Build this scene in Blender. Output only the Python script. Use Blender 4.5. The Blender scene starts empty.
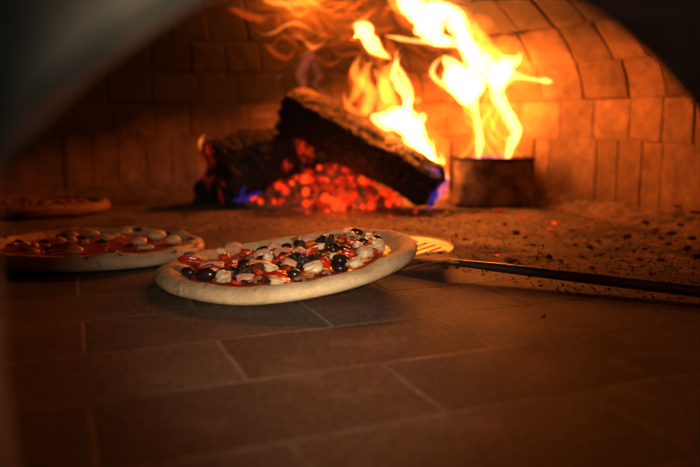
import bpy, bmesh, math, random
from mathutils import Vector, noise, Matrix

random.seed(7)
scene = bpy.context.scene
COL = scene.collection
scene.view_settings.view_transform = 'Standard'
scene.view_settings.look = 'None'
scene.view_settings.exposure = 0
scene.view_settings.gamma = 0.84

F = 719.0
H = 0.1765
PITCH = math.atan(113.5 / F)

# ------------------------------------------------------------------ helpers
def ray(px, py):
    u = (px - 350) / F
    v = (233.5 - py) / F
    c, s = math.cos(PITCH), math.sin(PITCH)
    return Vector((u, c + v * s, -s + v * c))

def at(px, py, Y):
    d = ray(px, py)
    t = Y / d.y
    return Vector((d.x * t, Y, H + d.z * t))

def onz(px, py, z=0.0):
    d = ray(px, py)
    t = (z - H) / d.z
    return Vector((d.x * t, d.y * t, z))

def tag(o, label=None, cat=None, group=None, kind=None):
    if label: o['label'] = label
    if cat: o['category'] = cat
    if group: o['group'] = group
    if kind: o['kind'] = kind
    return o

def empty(name, loc=(0, 0, 0), label=None, cat=None, group=None):
    o = bpy.data.objects.new(name, None)
    COL.objects.link(o)
    o.location = loc
    o.empty_display_size = 0.02
    return tag(o, label, cat, group)

def link(name, me, mat=None, parent=None, smooth=True):
    o = bpy.data.objects.new(name, me)
    COL.objects.link(o)
    if mat is not None:
        me.materials.clear()
        me.materials.append(mat)
    if smooth:
        for p in me.polygons:
            p.use_smooth = True
    if parent is not None:
        o.parent = parent
        o.matrix_parent_inverse = Matrix.Translation(-Vector(parent.location))
    return o

def mesh_from(verts, faces, name='m'):
    me = bpy.data.meshes.new(name)
    me.from_pydata([tuple(v) for v in verts], [], faces)
    me.update()
    return me

def fix_normals(me):
    bm = bmesh.new(); bm.from_mesh(me)
    bmesh.ops.recalc_face_normals(bm, faces=bm.faces)
    bm.to_mesh(me); bm.free()
    return me

def catmull(pts, n):
    """pts: list of tuples (any dim); returns n*(len-1)+1 interpolated tuples"""
    out = []
    P = [pts[0]] + list(pts) + [pts[-1]]
    for i in range(1, len(P) - 2):
        for k in range(n):
            t = k / n
            out.append(tuple(0.5 * ((2 * P[i][j]) + (-P[i-1][j] + P[i+1][j]) * t +
                       (2*P[i-1][j] - 5*P[i][j] + 4*P[i+1][j] - P[i+2][j]) * t*t +
                       (-P[i-1][j] + 3*P[i][j] - 3*P[i+1][j] + P[i+2][j]) * t**3) for j in range(len(P[i]))))
    out.append(tuple(pts[-1]))
    return out

def tube(path, segs=12, n=6, depth=1.0, caps=True, axis=None, wob=0.0, seed=0.0):
    """path of (x,y,z,r). depth = thickness ratio along the second section axis"""
    sp = catmull(path, n)
    verts, faces = [], []
    N = len(sp)
    prev = None
    for i, s in enumerate(sp):
        a = Vector(sp[max(0, i-1)][:3]); b = Vector(sp[min(N-1, i+1)][:3])
        t = (b - a).normalized()
        if axis is not None:
            e2 = Vector(axis); e2 = (e2 - t * e2.dot(t)).normalized(); e1 = t.cross(e2)
        else:
            if prev is None:
                ref = Vector((0, 0, 1)) if abs(t.z) < 0.9 else Vector((1, 0, 0))
                e1 = t.cross(ref).normalized()
            else:
                e1 = (prev - t * prev.dot(t)).normalized()
            e2 = t.cross(e1); prev = e1
        p = Vector(s[:3]); r = max(s[3], 1e-5)
        for k in range(segs):
            an = 2 * math.pi * k / segs
            rr = r
            if wob:
                q = p * 60 + Vector((math.cos(an), math.sin(an), seed))
                rr = r * (1 + wob * (noise.noise(q) + 0.5 * noise.noise(q * 2.3)))
            verts.append(p + e1 * math.cos(an) * rr + e2 * math.sin(an) * rr * depth)
    for i in range(N - 1):
        for k in range(segs):
            a = i * segs + k; b = i * segs + (k + 1) % segs
            faces.append((a, b, b + segs, a + segs))
    if caps:
        faces.append(tuple(range(segs - 1, -1, -1)))
        faces.append(tuple((N - 1) * segs + k for k in range(segs)))
    return fix_normals(mesh_from(verts, faces))

def join_meshes(meshes):
    bm = bmesh.new()
    for m in meshes:
        bm.from_mesh(m)
    me = bpy.data.meshes.new('m')
    bm.to_mesh(me); bm.free()
    return me

def blob(sx, sy, sz, sub=3, amp=0.15, freq=1.6, seed=0.0, flat=None, angular=0.0):
    bm = bmesh.new()
    bmesh.ops.create_icosphere(bm, subdivisions=sub, radius=1.0)
    off = Vector((seed * 7.3, seed * 3.1, seed * 1.7))
    for v in bm.verts:
        d = v.co.normalized()
        r = 1 + amp * noise.noise(d * freq + off) + amp * 0.4 * noise.noise(d * freq * 2.7 + off)
        if angular:
            # push towards a rounded box
            m = max(abs(d.x), abs(d.y), abs(d.z))
            r *= (1 - angular) + angular / (m ** 0.8) * 0.85
        v.co = Vector((d.x * r * sx, d.y * r * sy, d.z * r * sz))
        if flat is not None and v.co.z < flat:
            v.co.z = flat + (v.co.z - flat) * 0.1
    me = bpy.data.meshes.new('blob')
    bm.to_mesh(me); bm.free()
    return me

# ------------------------------------------------------------------ materials
class NT:
    def __init__(self, name):
        self.m = bpy.data.materials.new(name)
        self.m.use_nodes = True
        self.t = self.m.node_tree
        self.t.nodes.clear()
        self.out = self.n('ShaderNodeOutputMaterial')
    def n(self, typ, **kw):
        nd = self.t.nodes.new(typ)
        for k, v in kw.items():
            if k.startswith('i_'):
                nd.inputs[k[2:].replace('_', ' ')].default_value = v
            else:
                setattr(nd, k, v)
        return nd
    def l(self, a, ao, b, bi):
        self.t.links.new(a.outputs[ao], b.inputs[bi])
    def ramp(self, src, so, stops, interp='LINEAR'):
        r = self.n('ShaderNodeValToRGB')
        r.color_ramp.interpolation = interp
        els = r.color_ramp.elements
        while len(els) < len(stops): els.new(0.5)
        for e, (p, c) in zip(els, stops):
            e.position = p
            e.color = (c, c, c, 1) if isinstance(c, (int, float)) else (*c, 1)
        if src is not None: self.l(src, so, r, 'Fac')
        return r
    def noise(self, scale, detail=4, rough=0.55, src=None, so=None):
        nd = self.n('ShaderNodeTexNoise', i_Scale=scale, i_Detail=detail, i_Roughness=rough)
        if src is not None: self.l(src, so, nd, 'Vector')
        return nd
    def mix(self, fac, a, b, blend='MIX'):
        """each is (node, out) or constant"""
        m = self.n('ShaderNodeMix', data_type='RGBA', blend_type=blend)
        for idx, v in ((0, fac), (6, a), (7, b)):
            if isinstance(v, tuple) and hasattr(v[0], 'outputs'):
                self.t.links.new(v[0].outputs[v[1]], m.inputs[idx])
            elif idx == 0:
                m.inputs[0].default_value = v
            else:
                m.inputs[idx].default_value = (*v, 1) if len(v) == 3 else v
        return m
    def math(self, op, a, b=None):
        m = self.n('ShaderNodeMath', operation=op)
        for i, v in enumerate((a, b)):
            if v is None: continue
            if isinstance(v, tuple): self.t.links.new(v[0].outputs[v[1]], m.inputs[i])
            else: m.inputs[i].default_value = v
        return m

MR = 2  # result socket index of Mix RGBA

def simple(name, c1, c2=None, rough=0.6, nscale=60, bump=0.0, bscale=200, metal=0.0, spec=0.5, sss=0.0, coat=0.0, lo=0.35, hi=0.65, bdist=0.001):
    N = NT(name)
    co = N.n('ShaderNodeTexCoord')
    b = N.n('ShaderNodeBsdfPrincipled')
    b.inputs['Roughness'].default_value = rough
    b.inputs['Metallic'].default_value = metal
    b.inputs['Specular IOR Level'].default_value = spec
    b.inputs['Coat Weight'].default_value = coat
    b.inputs['Coat Roughness'].default_value = 0.15
    if sss:
        b.inputs['Subsurface Weight'].default_value = sss
        b.inputs['Subsurface Radius'].default_value = (0.006, 0.003, 0.002)
        b.inputs['Subsurface Scale'].default_value = 1.0
    if c2 is None: c2 = c1
    nz = N.noise(nscale, 5, 0.6, co, 'Object')
    r = N.ramp(nz, 'Fac', [(lo, c1), (hi, c2)])
    N.l(r, 'Color', b, 'Base Color')
    if bump:
        nb = N.noise(bscale, 5, 0.6, co, 'Object')
        bp = N.n('ShaderNodeBump', i_Strength=bump, i_Distance=bdist)
        N.l(nb, 'Fac', bp, 'Height')
        N.l(bp, 'Normal', b, 'Normal')
    N.l(b, 'BSDF', N.out, 'Surface')
    return N.m

def flame_mat(name, color, strength):
    N = NT(name)
    e = N.n('ShaderNodeEmission', i_Strength=strength)
    e.inputs['Color'].default_value = (*color, 1)
    N.l(e, 'Emission', N.out, 'Volume')
    return N.m

M = {}
M['flame_hot'] = flame_mat('flame_hot', (1, 0.42, 0.10), 320)
M['flame_mid'] = flame_mat('flame_mid', (1, 0.27, 0.035), 110)
M['flame_low'] = flame_mat('flame_low', (1, 0.15, 0.013), 34)
M['flame_veil'] = flame_mat('flame_veil', (1, 0.17, 0.02), 3.6)
M['flame_pink'] = flame_mat('flame_pink', (1, 0.26, 0.16), 11)
M['flame_blue'] = flame_mat('flame_blue', (0.16, 0.09, 1), 20)

# floor bricks
def floor_mat():
    N = NT('oven_floor_brick')
    co = N.n('ShaderNodeTexCoord')
    mp = N.n('ShaderNodeMapping')
    mp.inputs['Rotation'].default_value = (0, 0, -math.radians(21.7))
    mp.inputs['Location'].default_value = (-0.008, -0.063, 0)
    N.l(co, 'Object', mp, 'Vector')
    # slightly wandering joints
    wn = N.noise(9, 2, 0.5, co, 'Object')
    sub = N.n('ShaderNodeVectorMath', operation='SUBTRACT'); sub.inputs[1].default_value = (0.5, 0.5, 0.5)
    N.l(wn, 'Color', sub, 0)
    sc = N.n('ShaderNodeVectorMath', operation='SCALE'); sc.inputs['Scale'].default_value = 0.006
    N.l(sub, 'Vector', sc, 0)
    ad = N.n('ShaderNodeVectorMath', operation='ADD')
    N.l(mp, 'Vector', ad, 0); N.l(sc, 'Vector', ad, 1)
    br = N.n('ShaderNodeTexBrick', offset=0.5, offset_frequency=2, squash=1.0)
    br.inputs['Scale'].default_value = 1.0
    br.inputs['Brick Width'].default_value = 0.2
    br.inputs['Row Height'].default_value = 0.1
    br.inputs['Mortar Size'].default_value = 0.0022
    br.inputs['Mortar Smooth'].default_value = 0.3
    br.inputs['Color1'].default_value = (0.145, 0.10, 0.075, 1)
    br.inputs['Color2'].default_value = (0.25, 0.18, 0.135, 1)
    br.inputs['Mortar'].default_value = (0.5, 0.42, 0.33, 1)
    N.l(ad, 'Vector', br, 'Vector')
    # patches breaking the pale joints up
    pn = N.noise(11, 3, 0.6, co, 'Object')
    pr = N.ramp(pn, 'Fac', [(0.35, 0.25), (0.62, 1.0)])
    # pale joints near the mouth, dark joints in the sooty back and right
    sep = N.n('ShaderNodeSeparateXYZ'); N.l(co, 'Object', sep, 'Vector')
    d1 = N.math('MULTIPLY', (sep, 'X'), 0.9)
    d2 = N.math('ADD', (d1, 0), (sep, 'Y'))
    dr = N.ramp(d2, 0, [(0.66, (0.46, 0.39, 0.31)), (0.78, (0.03, 0.02, 0.015))])
    mcol = N.mix((pr, 'Color'), (0.14, 0.095, 0.065), (dr, 'Color'))
    base = N.mix((br, 'Fac'), (br, 'Color'), (mcol, MR))
    # stains
    st = N.noise(6, 6, 0.65, co, 'Object')
    sr = N.ramp(st, 'Fac', [(0.3, 0.5), (0.7, 1.25)])
    b2 = N.mix(1.0, (base, MR), (sr, 'Color'), 'MULTIPLY')
    fn = N.noise(190, 3, 0.7, co, 'Object')
    fr = N.ramp(fn, 'Fac', [(0.35, 0.6), (0.65, 1.3)])
    b3 = N.mix(1.0, (b2, MR), (fr, 'Color'), 'MULTIPLY')
    # flour dust
    du = N.noise(14, 5, 0.7, co, 'Object')
    dd = N.ramp(du, 'Fac', [(0.52, 0.0), (0.75, 0.35)])
    # shade painted into the bricks towards the right of the mouth
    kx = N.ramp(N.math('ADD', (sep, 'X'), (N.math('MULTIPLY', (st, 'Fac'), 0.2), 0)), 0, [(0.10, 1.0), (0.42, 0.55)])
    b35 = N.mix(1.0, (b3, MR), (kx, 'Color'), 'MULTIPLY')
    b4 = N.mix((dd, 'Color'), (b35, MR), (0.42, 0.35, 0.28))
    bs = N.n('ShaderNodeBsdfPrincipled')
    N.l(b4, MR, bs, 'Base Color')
    rr = N.ramp(st, 'Fac', [(0.3, 0.5), (0.7, 0.75)])
    N.l(rr, 'Color', bs, 'Roughness')
    bs.inputs['Specular IOR Level'].default_value = 0.35
    bp = N.n('ShaderNodeBump', i_Strength=0.8, i_Distance=0.002, invert=True)
    N.l(br, 'Fac', bp, 'Height')
    gn = N.noise(75, 8, 0.8, co, 'Object')
    bp2 = N.n('ShaderNodeBump', i_Strength=0.8, i_Distance=0.003)
    N.l(gn, 'Fac', bp2, 'Height'); N.l(bp, 'Normal', bp2, 'Normal')
    N.l(bp2, 'Normal', bs, 'Normal')
    N.l(bs, 'BSDF', N.out, 'Surface')
    return N.m
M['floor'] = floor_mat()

def wall_mat():
    N = NT('oven_brick')
    co = N.n('ShaderNodeTexCoord')
    at_ = N.n('ShaderNodeAttribute', attribute_name='shade')
    n1 = N.noise(14, 6, 0.65, co, 'Object')
    r1 = N.ramp(n1, 'Fac', [(0.3, (0.28, 0.17, 0.11)), (0.7, (0.50, 0.33, 0.22))])
    b1 = N.mix(1.0, (r1, 'Color'), (at_, 'Color'), 'MULTIPLY')
    # soot towards the left and crown of the dome, deepened to paint in shade
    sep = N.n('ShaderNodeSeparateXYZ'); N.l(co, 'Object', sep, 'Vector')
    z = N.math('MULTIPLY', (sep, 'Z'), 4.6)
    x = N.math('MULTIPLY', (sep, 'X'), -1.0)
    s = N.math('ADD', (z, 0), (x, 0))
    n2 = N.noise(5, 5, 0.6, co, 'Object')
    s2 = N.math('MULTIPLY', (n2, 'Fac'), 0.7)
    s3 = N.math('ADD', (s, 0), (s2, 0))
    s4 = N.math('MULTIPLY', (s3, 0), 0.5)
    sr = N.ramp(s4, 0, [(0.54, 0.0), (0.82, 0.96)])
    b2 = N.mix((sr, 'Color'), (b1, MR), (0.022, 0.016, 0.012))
    n4 = N.noise(45, 6, 0.7, co, 'Object')
    r4 = N.ramp(n4, 'Fac', [(0.3, 0.7), (0.65, 1.15)])
    b3 = N.mix(1.0, (b2, MR), (r4, 'Color'), 'MULTIPLY')
    bs = N.n('ShaderNodeBsdfPrincipled')
    N.l(b3, MR, bs, 'Base Color')
    bs.inputs['Roughness'].default_value = 0.85
    n3 = N.noise(60, 6, 0.75, co, 'Object')
    bp = N.n('ShaderNodeBump', i_Strength=0.7, i_Distance=0.004)
    N.l(n3, 'Fac', bp, 'Height'); N.l(bp, 'Normal', bs, 'Normal')
    N.l(bs, 'BSDF', N.out, 'Surface')
    return N.m
M['wall'] = wall_mat()
M['plaster'] = simple('mouth_plaster', (0.15, 0.165, 0.165), (0.50, 0.42, 0.31), 0.9, 22, 0.5, 40, bdist=0.003)
M['ash'] = simple('ash', (0.10, 0.07, 0.05), (0.34, 0.25, 0.18), 0.95, 70, 0.9, 260, bdist=0.002)
M['char'] = simple('charcoal', (0.035, 0.025, 0.018), (0.12, 0.08, 0.055), 0.85, 80, 0.8, 300, bdist=0.002)
M['steel'] = simple('peel_steel', (0.62, 0.54, 0.44), (0.40, 0.33, 0.26), 0.5, 40, 0.2, 90, metal=0.75, lo=.4, hi=.6)
M['handle'] = simple('handle_steel', (0.22, 0.2, 0.18), (0.3, 0.28, 0.26), 0.38, 50, 0.1, 120, metal=0.9)
M['rust'] = simple('scorched_steel', (0.12, 0.08, 0.055), (0.46, 0.32, 0.22), 0.75, 34, 0.5, 90, metal=0.3, bdist=0.002)

M['cinder'] = simple('cinder', (0.30, 0.14, 0.06), (0.5, 0.3, 0.16), 0.9, 90, 0.8, 200, bdist=0.002)

def crust_mat(name, pale, brown, char, cthr):
    N = NT(name)
    co = N.n('ShaderNodeTexCoord')
    n1 = N.noise(22, 4, 0.6, co, 'Object')
    r1 = N.ramp(n1, 'Fac', [(0.4, pale), (0.72, brown)])
    n2 = N.noise(48, 3, 0.5, co, 'Object')
    r2 = N.ramp(n2, 'Fac', [(cthr, 0.0), (cthr + 0.06, 1.0)])
    b = N.mix((r2, 'Color'), (r1, 'Color'), char)
    n4 = N.noise(500, 3, 0.6, co, 'Object')
    r4 = N.ramp(n4, 'Fac', [(0.3, 0.85), (0.7, 1.08)])
    b2 = N.mix(1.0, (b, MR), (r4, 'Color'), 'MULTIPLY')
    bs = N.n('ShaderNodeBsdfPrincipled')
    N.l(b2, MR, bs, 'Base Color')
    bs.inputs['Roughness'].default_value = 0.62
    bs.inputs['Subsurface Weight'].default_value = 0.15
    bs.inputs['Subsurface Radius'].default_value = (0.006, 0.003, 0.0015)
    bs.inputs['Subsurface Scale'].default_value = 1.0
    n3 = N.noise(110, 5, 0.6, co, 'Object')
    bp = N.n('ShaderNodeBump', i_Strength=0.7, i_Distance=0.0035)
    N.l(n3, 'Fac', bp, 'Height'); N.l(bp, 'Normal', bs, 'Normal')
    N.l(bs, 'BSDF', N.out, 'Surface')
    return N.m
M['crust'] = crust_mat('pale_crust', (0.78, 0.60, 0.38), (0.60, 0.36, 0.17), (0.40, 0.20, 0.08), 0.66)
M['crust_spotted'] = crust_mat('spotted_crust', (0.66, 0.48, 0.32), (0.5, 0.29, 0.14), (0.06, 0.03, 0.02), 0.59)
M['crust_dark'] = crust_mat('browned_crust', (0.5, 0.33, 0.2), (0.36, 0.2, 0.1), (0.08, 0.04, 0.02), 0.62)
M['sauce'] = simple('tomato_sauce', (0.32, 0.03, 0.012), (0.50, 0.10, 0.03), 0.35, 90, 0.9, 160, coat=0.3, bdist=0.002)
M['olive'] = simple('black_olive', (0.022, 0.010, 0.010), (0.05, 0.022, 0.02), 0.22, 60, 0.1, 100, coat=0.5)
M['herb'] = simple('charred_herb', (0.02, 0.012, 0.010), (0.07, 0.03, 0.02), 0.35, 120, 0.6, 300, coat=0.3)
M['mozz'] = simple('mozzarella', (0.84, 0.70, 0.48), (0.74, 0.54, 0.33), 0.38, 50, 0.25, 120, sss=0.2, coat=0.2)
M['pepper'] = simple('red_pepper', (0.50, 0.022, 0.010), (0.62, 0.06, 0.015), 0.25, 60, 0.3, 140, coat=0.5)
M['ham'] = simple('ham', (0.62, 0.30, 0.21), (0.70, 0.42, 0.30), 0.42, 60, 0.3, 160, sss=0.15, coat=0.2)
M['mushroom'] = simple('mushroom', (0.36, 0.17, 0.09), (0.22, 0.09, 0.05), 0.45, 70, 0.4, 160, coat=0.2)
M['yellow'] = simple('yellow_tomato', (0.80, 0.62, 0.30), (0.72, 0.48, 0.20), 0.32, 40, 0.15, 80, sss=0.1, coat=0.3)

def log_mat(name, lo_glow, end_x=0.4, ash=(0.17, 0.115, 0.08)):
    """charred wood: cracked black plates, pale ash on top, embers glowing in some cracks"""
    N = NT(name)
    co = N.n('ShaderNodeTexCoord')
    mp = N.n('ShaderNodeMapping'); mp.inputs['Scale'].default_value = (45, 90, 90)
    N.l(co, 'Object', mp, 'Vector')
    vo = N.n('ShaderNodeTexVoronoi', feature='DISTANCE_TO_EDGE'); vo.inputs['Scale'].default_value = 1.0
    N.l(mp, 'Vector', vo, 'Vector')
    crack = N.ramp(vo, 'Distance', [(0.02, 1.0), (0.16, 0.0)])
    n1 = N.noise(38, 5, 0.65, co, 'Object')
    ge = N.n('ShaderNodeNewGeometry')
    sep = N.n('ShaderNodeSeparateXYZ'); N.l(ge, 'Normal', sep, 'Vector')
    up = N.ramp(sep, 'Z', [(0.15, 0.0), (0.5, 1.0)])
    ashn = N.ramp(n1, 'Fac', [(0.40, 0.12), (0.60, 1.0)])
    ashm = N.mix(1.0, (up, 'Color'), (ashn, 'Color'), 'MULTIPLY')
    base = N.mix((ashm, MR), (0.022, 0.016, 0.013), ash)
    bs = N.n('ShaderNodeBsdfPrincipled')
    N.l(base, MR, bs, 'Base Color')
    bs.inputs['Roughness'].default_value = 0.75
    # glow mask
    n2 = N.noise(10, 3, 0.6, co, 'Object')
    g1 = N.ramp(n2, 'Fac', [(lo_glow, 0.0), (lo_glow + 0.10, 1.0)])
    low = N.ramp(sep, 'Z', [(0.35, 1.0), (0.6, 0.0)])
    n5 = N.noise(110, 4, 0.7, co, 'Object')
    g0 = N.ramp(n5, 'Fac', [(0.44, 0.02), (0.60, 1.0)])
    # burning rim at the left end
    ps = N.n('ShaderNodeSeparateXYZ'); N.l(co, 'Object', ps, 'Vector')
    pm = N.math('ADD', (ps, 'X'), (N.math('MULTIPLY', (n2, 'Fac'), 0.03), 0))
    ex = N.ramp(N.math('ADD', (pm, 0), 0.5), 0, [(0.5 - end_x - 0.004, 1.0), (0.5 - end_x + 0.008, 0.0)])
    gm = N.mix(1.0, (g1, 'Color'), (ex, 'Color'), 'LIGHTEN')
    ga = N.mix(1.0, (gm, MR), (g0, 'Color'), 'MULTIPLY')
    gb = N.mix(1.0, (ga, MR), (low, 'Color'), 'MULTIPLY')
    N.l(gb, MR, bs, 'Emission Strength')
    bs.inputs['Emission Color'].default_value = (1, 0.055, 0.006, 1)
    bp = N.n('ShaderNodeBump', i_Strength=1.0, i_Distance=0.004, invert=True)
    N.l(crack, 'Color', bp, 'Height'); N.l(bp, 'Normal', bs, 'Normal')
    N.l(bs, 'BSDF', N.out, 'Surface')
    return N.m
M['log'] = log_mat('charred_log', 0.555, 0.162, (0.06, 0.038, 0.026))
M['log2'] = log_mat('charred_log_ashy', 0.80)

def ember_mat():
    N = NT('ember')
    co = N.n('ShaderNodeTexCoord'); oi = N.n('ShaderNodeObjectInfo')
    ad = N.n('ShaderNodeVectorMath', operation='ADD')
    N.l(co, 'Object', ad, 0); N.l(oi, 'Location', ad, 1)
    n1 = N.noise(90, 4, 0.6, ad, 'Vector')
    rn = N.math('MULTIPLY', (oi, 'Random'), 0.30)
    s = N.math('ADD', (n1, 'Fac'), (rn, 0))
    c = N.ramp(s, 0, [(0.50, (0.20, 0.008, 0.001)), (0.70, (1.0, 0.028, 0.004)), (0.90, (1.0, 0.11, 0.015))])
    st = N.ramp(s, 0, [(0.46, 0.04), (0.67, 0.45), (0.88, 1.4)])
    ss = N.math('MULTIPLY', (st, 'Color'), 1.6)
    bs = N.n('ShaderNodeBsdfPrincipled')
    bs.inputs['Base Color'].default_value = (0.05, 0.03, 0.02, 1)
    bs.inputs['Roughness'].default_value = 0.9
    N.l(c, 'Color', bs, 'Emission Color'); N.l(ss, 0, bs, 'Emission Strength')
    bp = N.n('ShaderNodeBump', i_Strength=0.7, i_Distance=0.002)
    N.l(n1, 'Fac', bp, 'Height'); N.l(bp, 'Normal', bs, 'Normal')
    N.l(bs, 'BSDF', N.out, 'Surface')
    return N.m
M['ember'] = ember_mat()

# ------------------------------------------------------------------ the oven shell
CX, CY, AX, BY, NE = -0.25, 0.95, 0.83, 0.80, 2.6
def shell_pt(th, k, z):
    c, s = math.cos(th), math.sin(th)
    r = (abs(c) ** NE + abs(s) ** NE) ** (-1 / NE)
    return Vector((CX + AX * c * r * k, CY + BY * s * r * k, z))
def kof(z):
    if z <= 0.20: return 1.0
    return math.sqrt(max(0.0, 1 - ((z - 0.20) / 0.34) ** 2))

# mouth wall plane: A + D*s, inward normal NIN
MA = Vector((-0.12, 0.25, 0)); TH = math.radians(21.7)
MD = Vector((math.cos(TH), math.sin(TH), 0)); NIN = Vector((-math.sin(TH), math.cos(TH), 0))
ARC_S, ARC_Z, ARC_R, S0, S1 = 0.165, 0.030, 0.2104, -0.002, 0.332

def side(p):  # distance inside of the mouth wall
    return (p - MA).dot(NIN)

def brick_shell(zs, widths, name, shade_rng, depth=0.0024):
    """courses between successive heights; one mesh of brick faces standing proud of a mortar skin"""
    verts, faces, shades = [], [], []
    # mortar skin
    nth = 200
    zz = []
    for a, b in zip(zs[:-1], zs[1:]):
        zz += [a, (a + b) / 2]
    zz.append(zs[-1])
    base = 0
    for z in zz:
        for i in range(nth):
            verts.append(shell_pt(2 * math.pi * i / nth, kof(z) * 1.0, z))
    for j in range(len(zz) - 1):
        for i in range(nth):
            a = j * nth + i; b = j * nth + (i + 1) % nth
            f = (a, b, b + nth, a + nth)
            mid = sum((verts[q] for q in f), Vector()) / 4
            if side(mid) < 0.0: continue
            faces.append(f); shades.append(0.8)
    ctr = Vector((CX, CY, 0.1))
    for (za, zb), w in zip(zip(zs[:-1], zs[1:]), widths):
        # walk the perimeter by arc length
        fine = [shell_pt(2 * math.pi * i / 1200, kof((za + zb) / 2), za) for i in range(1201)]
        cum = [0]
        for i in range(1200): cum.append(cum[-1] + (fine[i+1] - fine[i]).length)
        total = cum[-1]
        pos = random.uniform(0, w)
        cuts = []
        while pos < total - w * 0.5:
            cuts.append(pos); pos += w * random.uniform(0.88, 1.12)
        def th_at(s):
            s = s % total
            lo, hi = 0, 1200
            while hi - lo > 1:
                m = (lo + hi) // 2
                if cum[m] <= s: lo = m
                else: hi = m
            f = (s - cum[lo]) / max(1e-9, cum[hi] - cum[lo])
            return 2 * math.pi * (lo + f) / 1200
        for ci, s0 in enumerate(cuts):
            s1 = cuts[(ci + 1) % len(cuts)]
            if s1 < s0: s1 += total
            g = 0.0013
            sh = random.uniform(*shade_rng)
            dpt = depth * random.uniform(0.5, 1.4)
            nu = 5
            rings = []
            tilt = random.uniform(-0.002, 0.002)
            jz = [random.uniform(-0.0018, 0.0018) for _ in range(4)]
            for lay, (ins, dd) in enumerate(((0.0, -0.002), (0.0, 0.55), (0.0016, 0.85), (0.005, 1.0))):
                grid = []
                for v in range(4):
                    fv = v / 3
                    z = (za + g + ins) * (1 - fv) + (zb - g - ins) * fv
                    row = []
                    for u in range(nu):
                        fu = u / (nu - 1)
                        s = (s0 + g + ins) * (1 - fu) + (s1 - g - ins) * fu
                        zc = z + (jz[0] * (1-fu) + jz[1] * fu) * (1-fv) + (jz[2] * (1-fu) + jz[3] * fu) * fv
                        p = shell_pt(th_at(s), kof(zc), max(zc, 0.0))
                        nrm = (ctr - p); nrm.z *= (0.15 if zc < 0.2 else 1.0); nrm.normalize()
                        row.append(p + nrm * (dpt * dd + tilt * (fu - .5) + (0.0022 * noise.noise(p * 38) if lay >= 2 else 0)))
                    grid.append(row)
                rings.append(grid)
            mid = rings[0][1][2]
            if side(mid) < 0.01: continue
            # outline loops for each layer
            def loop(g_):
                L = [g_[0][u] for u in range(nu)] + [g_[v][nu-1] for v in range(1, 4)] + \
                    [g_[3][u] for u in range(nu - 2, -1, -1)] + [g_[v][0] for v in range(2, 0, -1)]
                return L
            loops = [loop(g_) for g_ in rings]
            n = len(loops[0]); st = len(verts)
            for L in loops[:-1]: verts += L
            gst = len(verts)
            for row in rings[-1]: verts += row
            idx = [gst + u for u in range(nu)] + [gst + v * nu + nu - 1 for v in range(1, 4)] + \
                  [gst + 3 * nu + u for u in range(nu - 2, -1, -1)] + [gst + v * nu for v in range(2, 0, -1)]
            layers = [[st + l * n + i for i in range(n)] for l in range(3)] + [idx]
            for la, lb in zip(layers[:-1], layers[1:]):
                for i in range(n):
                    faces.append((la[i], la[(i+1) % n], lb[(i+1) % n], lb[i])); shades.append(sh)
            for v in range(3):
                for u in range(nu - 1):
                    a = gst + v * nu + u
                    faces.append((a, a + 1, a + 1 + nu, a + nu)); shades.append(sh)
    me = mesh_from(verts, faces)
    ca = me.color_attributes.new('shade', 'FLOAT_COLOR', 'CORNER')
    li = 0
    for p, s in zip(me.polygons, shades):
        for _ in p.loop_indices:
            ca.data[li].color = (s, s, s, 1); li += 1
    return link(name, me, M['wall'], smooth=False)

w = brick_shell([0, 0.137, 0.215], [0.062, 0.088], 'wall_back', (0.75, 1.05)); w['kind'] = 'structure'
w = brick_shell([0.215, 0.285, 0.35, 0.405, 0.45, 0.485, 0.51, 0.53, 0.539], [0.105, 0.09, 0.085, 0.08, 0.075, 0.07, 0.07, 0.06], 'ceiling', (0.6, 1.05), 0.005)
w['kind'] = 'structure'

# floor
def floor_mesh():
    bm = bmesh.new()
    # sill edge just outside the mouth
    q = [MA + MD * -1.0 - NIN * 0.15, MA + MD * 1.3 - NIN * 0.15, MA + MD * 1.3 + NIN * 2.2, MA + MD * -1.0 + NIN * 2.2]
    vs = [bm.verts.new((p.x, p.y, 0)) for p in q] + [bm.verts.new((p.x, p.y, -0.06)) for p in q]
    bm.faces.new(vs[:4]); bm.faces.new((vs[7], vs[6], vs[5], vs[4]))
    for i in range(4):
        j = (i + 1) % 4
        bm.faces.new((vs[i], vs[i + 4], vs[j + 4], vs[j]))
    bmesh.ops.recalc_face_normals(bm, faces=bm.faces)
    me = bpy.data.meshes.new('floor'); bm.to_mesh(me); bm.free()
    return me
fl = link('floor', floor_mesh(), M['floor'], smooth=False); fl['kind'] = 'structure'

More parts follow.
